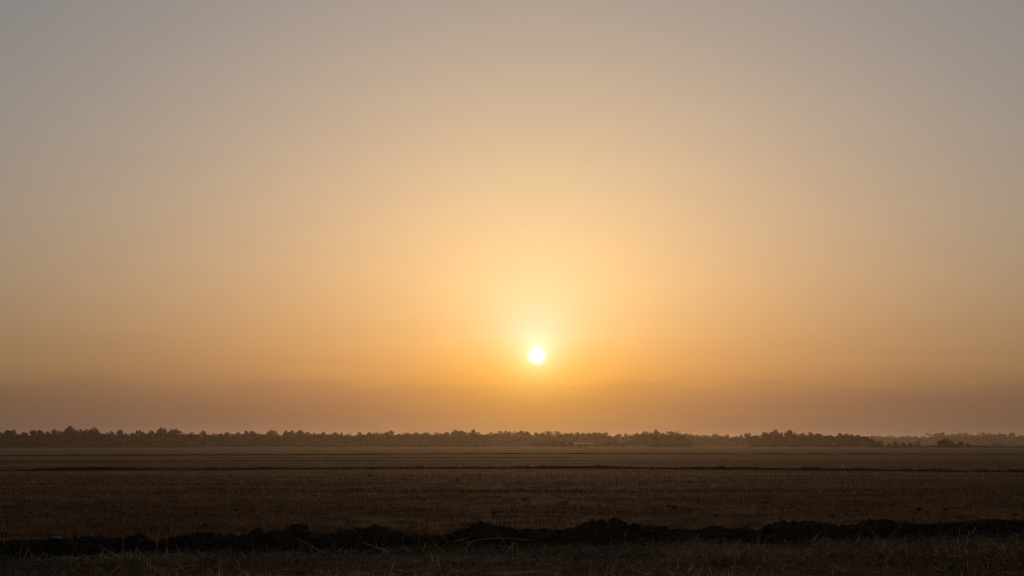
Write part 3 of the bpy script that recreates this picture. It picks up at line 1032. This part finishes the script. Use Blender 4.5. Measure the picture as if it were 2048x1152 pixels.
T_RIGHT = [(1498, 866.3, 22, 'spread', 'domed tree starting the darker treeline at right'), (1512, 869.5, 14, 'round', None), (1520, 867.5, 12, 'ragged', None), (1531, 865, 18, 'round', None), (1542, 864.5, 16, 'round', None),
           (1551, 859.8, 15, 'round', 'round-headed tree standing highest in the right treeline'), (1564, 865, 14, 'round', None), (1574, 862.5, 16, 'round', 'left of two joined high crowns in the right treeline'), (1584, 861, 15, 'round', 'right of two joined high crowns in the right treeline'),
           (1597, 868, 14, 'round', None), (1609, 866, 14, 'round', None), (1620, 864.5, 14, 'round', 'rounded tree right of the two joined high crowns'), (1637, 866.8, 14, 'tall', None), (1650, 870.5, 16, 'round', None), (1664, 870.5, 16, 'round', None),
           (1680, 866.8, 14, 'tall', 'pointed tree, first of three towards the right treeline end'), (1693, 867.5, 12, 'tall', 'pointed tree, second of three towards the right treeline end'), (1703, 868.5, 12, 'round', None), (1717, 869.5, 14, 'tall', 'pointed tree, last of three towards the right treeline end'),
           (1727, 873, 12, 'round', None), (1736, 878.5, 12, 'round', None), (1744, 884, 11, 'round', 'lowest tree closing the right treeline before the open field')]
T_FAR = [(1700, 872, 16, 'round', None), (1716, 872, 16, 'round', None), (1731, 872, 14, 'round', None), (1748, 870.8, 14, 'round', None), (1763, 871.3, 16, 'round', None), (1776, 872.5, 14, 'round', None), (1790, 871, 14, 'ragged', None), (1805, 872, 16, 'round', None),
         (1820, 871.5, 14, 'round', None), (1833, 872, 14, 'round', None), (1848, 872, 14, 'round', None), (1861, 866.3, 12, 'ragged', 'ragged first high tree of the faint farthest line'), (1872, 870, 14, 'round', None), (1885, 865.3, 24, 'spread', 'broad domed tree of the faint farthest line'),
         (1900, 869, 14, 'round', None), (1908, 867.5, 10, 'tall', None), (1922, 867, 16, 'round', None), (1931, 865.8, 13, 'round', None), (1944, 869.5, 14, 'round', None), (1957, 869.5, 14, 'round', None), (1971, 865.5, 17, 'round', 'rounded faint tree, high one right of the middle of the farthest line'),
         (1985, 867, 16, 'round', None), (2005, 867, 20, 'spread', None), (2024, 865.8, 16, 'round', None), (2040, 870, 14, 'round', None), (2056, 869, 16, 'round', None), (2075, 867, 18, 'round', None), (2098, 870, 18, 'round', None),
         (2122, 867, 18, 'spread', None), (2146, 869, 18, 'round', None), (2170, 867, 18, 'round', None)]


ORD = ['first', 'second', 'third', 'fourth', 'fifth', 'sixth', 'seventh', 'eighth', 'ninth', 'tenth', 'eleventh', 'twelfth']
LOOK = {'round': 'rounded', 'tall': 'narrow', 'spread': 'broad', 'ragged': 'ragged'}
SHORT = {LEFT: 'left edge of the photo', MID: 'slim tuft-topped tree', CEN: 'dip right of the sun', RGT: 'domed tree', FARG: 'end of the right treeline'}


def short(lab):
    for cut in (',', ' in the ', ' of the left', ' of the right', ' of the dark', ' of the faint', ' left ', ' right ', ' between ', ' at the ', ' just ', ' standing ', ' starting ',
                ' ending ', ' rising ', ' almost ', ' closing '):
        lab = lab.split(cut)[0]
    return lab


def belt(lst, depth, group, fill_drop, fill_back):
    prev = None
    ref, count = SHORT.get(group, ''), 0
    mean_y = sum(q[1] for q in lst) / len(lst)
    if group == RGT:
        mean_y = 866.5
    for px, yt, w, kind, lab in lst:
        Y = depth(px) * trng.uniform(.99, 1.015)
        yt = yt + (yt - mean_y) * 0.08
        if lab:
            ref, count = short(lab), 0
        elif 0 <= px <= 2048:
            lab = f'{ORD[count]} low {LOOK[kind]} tree right of the {ref}'
            if len((lab + ' in the ' + STRETCH[group]).split()) <= 16:
                lab += ' in the ' + STRETCH[group]
            count += 1
        tree(px, yt - 0.4, Y, w * 1.05, kind, lab or GEN[group], group)
        if prev is not None and fill_drop and px - prev[0] > 11:
            # a lower tree behind the gap
            tree((px + prev[0]) / 2, max(yt, prev[1]) + trng.uniform(1.0, 3.5), Y * fill_back, 17, 'round', GEN[group], group)
        prev = (px, yt)


d_left = lambda px: float(np.interp(px, [-150, 0, 500, 980], [600, 610, 690, 800]))
belt(T_LEFT, d_left, LEFT, True, 1.03)
belt(T_MID, lambda px: 900, MID, True, 1.03)
belt(T_BACK, lambda px: 960, CEN, True, 1.03)
belt(T_CLUMP, lambda px: 720, 'trees of the dark clump right of the sun', False, 1)
belt(T_RIGHT, lambda px: float(np.interp(px, [1490, 1745], [760, 680])), RGT, True, 1.03)
belt(T_FAR, lambda px: 1500, FARG, True, 1.02)


# undergrowth that closes the belts below the crowns: one mass each
def undergrowth(pts, depth, thick, n, size, seed, label):
    rs = np.random.RandomState(seed)
    px = np.array([p[0] for p in pts], float)
    yt = np.array([p[1] for p in pts], float)
    x = rs.uniform(px[0], px[-1], n)
    D = np.array([depth(v_) for v_ in x])
    top = (888 - np.interp(x, px, yt)) / FPX * D + CAM_H
    top = top * (0.86 + 0.14 * fbm(x * .12, x * 0, seed, 3))
    z = top * rs.uniform(0, 1, n) ** 1.25
    P = np.stack([(x - 1024) / FPX * D * 1.0, D + rs.uniform(0, thick, n) - 25 * (1 + fbm(x * .03, x * 0 + 7, seed + 3, 4)), z], -1)
    V, F = leaf_faces(P, size, rs)
    tag(obj('undergrowth', quad_mesh('undergrowth', V, F, M['leaf'])), label, 'undergrowth', None, 'stuff')


def lowered(lst, dy):
    return [(a, b + dy) for a, b, *_ in lst]


undergrowth([(-140, 868), (0, 868), (250, 869), (500, 869), (980, 870)], d_left, 10, 34000, 0.6, 1, 'dark undergrowth filling the left treeline down to the ground')
undergrowth([(965, 871), (1225, 872)], lambda px: 900, 10, 11000, 0.65, 2, 'hazy undergrowth filling the treeline below the sun')
undergrowth([(1215, 874), (1500, 874)], lambda px: 960, 10, 11000, 0.7, 3, 'hazy undergrowth filling the treeline right of the sun')
undergrowth([(1284, 868), (1362, 868), (1374, 886)], lambda px: 720, 8, 4200, 0.55, 4, 'dark undergrowth under the clump right of the sun')
undergrowth([(1488, 872), (1560, 869), (1700, 873), (1728, 876), (1750, 890)], lambda px: float(np.interp(px, [1490, 1745], [760, 680])), 9, 11000, 0.6, 5,
            'dark undergrowth filling the right-hand treeline')
undergrowth([(1690, 874), (2180, 872)], lambda px: 1500, 12, 14000, 1.05, 6, 'faint undergrowth filling the farthest treeline')


# ------------------------------------------------------------------ shrubs
def shrub_mesh(seed):
    rs = np.random.RandomState(seed)
    P = []
    for k in range(7):
        c = np.array([*rs.normal(0, .24, 2), rs.uniform(.22, .72)])
        r = rs.uniform(.18, .3)
        d = rs.normal(size=(90, 3))
        d /= np.linalg.norm(d, axis=1, keepdims=True)
        P.append(c + d * r * (rs.uniform(.2, 1, 90) ** .5)[:, None])
    P = np.concatenate(P)
    P[:, 2] = np.maximum(P[:, 2], .01)
    P[:, 2] /= P[:, 2].max()
    V, F = leaf_faces(P, .07, rs)
    return quad_mesh('foliage', V, F, M['shrub'])


SHRUBS = [shrub_mesh(i) for i in range(5)]


def shrub(px, ytop, Y, wpx, label, group):
    top = at_depth(px, ytop, Y)
    e = bpy.data.objects.new('shrub', None)
    e.empty_display_size = 0.3
    C.objects.link(e)
    e.location = (at_depth(px, 888, Y).x, Y, 0)
    tag(e, label, 'shrub', group)
    w = wpx / FPX * Y / 1.15
    obj('foliage', trng.choice(SHRUBS), e, None, (0, 0, trng.uniform(0, 6.28)), (w, w, top.z))
    obj('stem', trng.choice(TRUNKS), e, None, None, (top.z * .7,) * 3)
    return e


RS = 'shrubs standing in the open at right'
for px, yt, Y, w, lab in [(1761, 879, 900, 16, 'pale hazy rounded tree-like shrub at the end of the right treeline'),
                          (1780, 886, 560, 12, 'small dark boxy shrub, leftmost of the open shrubs at right'),
                          (1793, 881.5, 560, 13, 'dark shrub with a high knob, beside the small boxy one'),
                          (1806, 885, 560, 15, 'low dark shrub in the left open group, right of its knob'),
                          (1820, 886.5, 565, 17, 'low dark shrub ending the left open group'),
                          (1834, 882, 800, 11, 'small hazy shrub behind the end of the left open group'),
                          (1877, 880.5, 520, 17, 'left dome of the large dark shrub cluster at right'),
                          (1887, 876, 522, 9, 'narrow peak of the large dark shrub cluster at right'),
                          (1897, 877.5, 520, 18, 'right dome of the large dark shrub cluster at right'),
                          (1913, 887, 525, 14, 'low shrub linking the large cluster and the small peak'),
                          (1922, 883, 525, 10, 'small peaked dark shrub right of the large cluster'),
                          (1937, 886, 530, 11, 'last small dark shrub on the right'),
                          (1994, 885, 900, 16, 'faint hazy shrub near the right edge')]:
    shrub(px, yt, Y, w, lab, RS)
LS = 'low hazy shrubs in front of the treeline below the sun'
for k, (px, yt, w) in enumerate([(1072, 885, 18), (1084, 883, 18), (1097, 881, 20), (1110, 880.5, 20), (1124, 881.5, 20), (1138, 884, 18), (1192, 886, 18), (1206, 884, 18), (1220, 883, 18),
                                 (1232, 882.5, 16), (1246, 884, 20), (1258, 881.5, 16), (1268, 881, 16), (1278, 884, 16)]):
    lab = {4: 'low hazy shrub just left of the pale-roofed shed', 6: 'low hazy shrub just right of the pale-roofed shed'}.get(k,
          'one of the low hazy shrubs left of the pale-roofed shed' if k < 6 else 'one of the low hazy shrubs between shed and dark clump')
    shrub(px, yt, 660 + 10 * (k % 3), w, lab, LS)

# low hedge along the edge of the right-hand field
rs = np.random.RandomState(9)
n = 3800
hx = rs.uniform(1735, 2200, n)
P = np.stack([(hx - 1024) / FPX * 600, 600 + rs.uniform(0, 2.5, n), rs.uniform(0, 1, n) * (0.75 + 0.3 * fbm(hx * .2, hx * 0, 4, 3))], -1)
V, F = leaf_faces(P, 0.3, rs)
tag(obj('hedge', quad_mesh('hedge', V, F, M['shrub'])), 'low dark hedge line under the shrubs at the right', 'hedge')

# ------------------------------------------------------------------ long low shed with a pale roof
Y = 690
xl, xr = at_depth(1131, 888, Y).x, at_depth(1184, 888, Y).x
shed = bpy.data.objects.new('farm_shed', None)
C.objects.link(shed)
shed.location = ((xl + xr) / 2, Y, 0)
tag(shed, 'long low shed with a pale roof in front of the treeline below the sun', 'shed')
hw, hd = (xr - xl) / 2, 2.5


def box(x0, x1, y0, y1, z0, z1):
    v_ = [(x, y, z) for z in (z0, z1) for y in (y0, y1) for x in (x0, x1)]
    return v_, [(0, 2, 3, 1), (4, 5, 7, 6), (0, 1, 5, 4), (2, 6, 7, 3), (0, 4, 6, 2), (1, 3, 7, 5)]


obj('wall', mesh('wall', *box(-hw + .3, hw - .3, -hd + .3, hd - .3, -0.1, 1.55), M['wall']), shed)
rv = [(-hw, -hd, 1.56), (hw, -hd, 1.56), (hw, hd, 1.72), (-hw, hd, 1.72), (-hw, -hd, 1.86), (hw, -hd, 1.86), (hw, hd, 2.0), (-hw, hd, 2.0)]
obj('roof', mesh('roof', rv, [(3, 2, 1, 0), (4, 5, 6, 7), (0, 1, 5, 4), (1, 2, 6, 5), (2, 3, 7, 6), (3, 0, 4, 7)], M['roof']), shed)
for k in range(3):
    obj('door', mesh('door', *box(-3.6 + k * 3.2, -2.4 + k * 3.2, -hd + .24, -hd + .296, -0.05, 1.35), M['bark']), shed)

# ------------------------------------------------------------------ haze
HAZE = 0.000155
m, t = material('haze')
pv = N(t, 'ShaderNodeVolumePrincipled')
pv.inputs['Color'].default_value = (0.95, 0.84, 0.80, 1)
pv.inputs['Density Attribute'].default_value = ''
pv.inputs['Density'].default_value = HAZE
pv.inputs['Anisotropy'].default_value = 0.72
o = N(t, 'ShaderNodeOutputMaterial')
t.links.new(pv.outputs[0], o.inputs['Volume'])
hz = obj('haze', mesh('haze', *box(-4200, 4200, -4200, 4200, -1.3, 17.0), m))
tag(hz, 'thin warm evening haze lying over the whole field', 'haze', None, 'stuff')
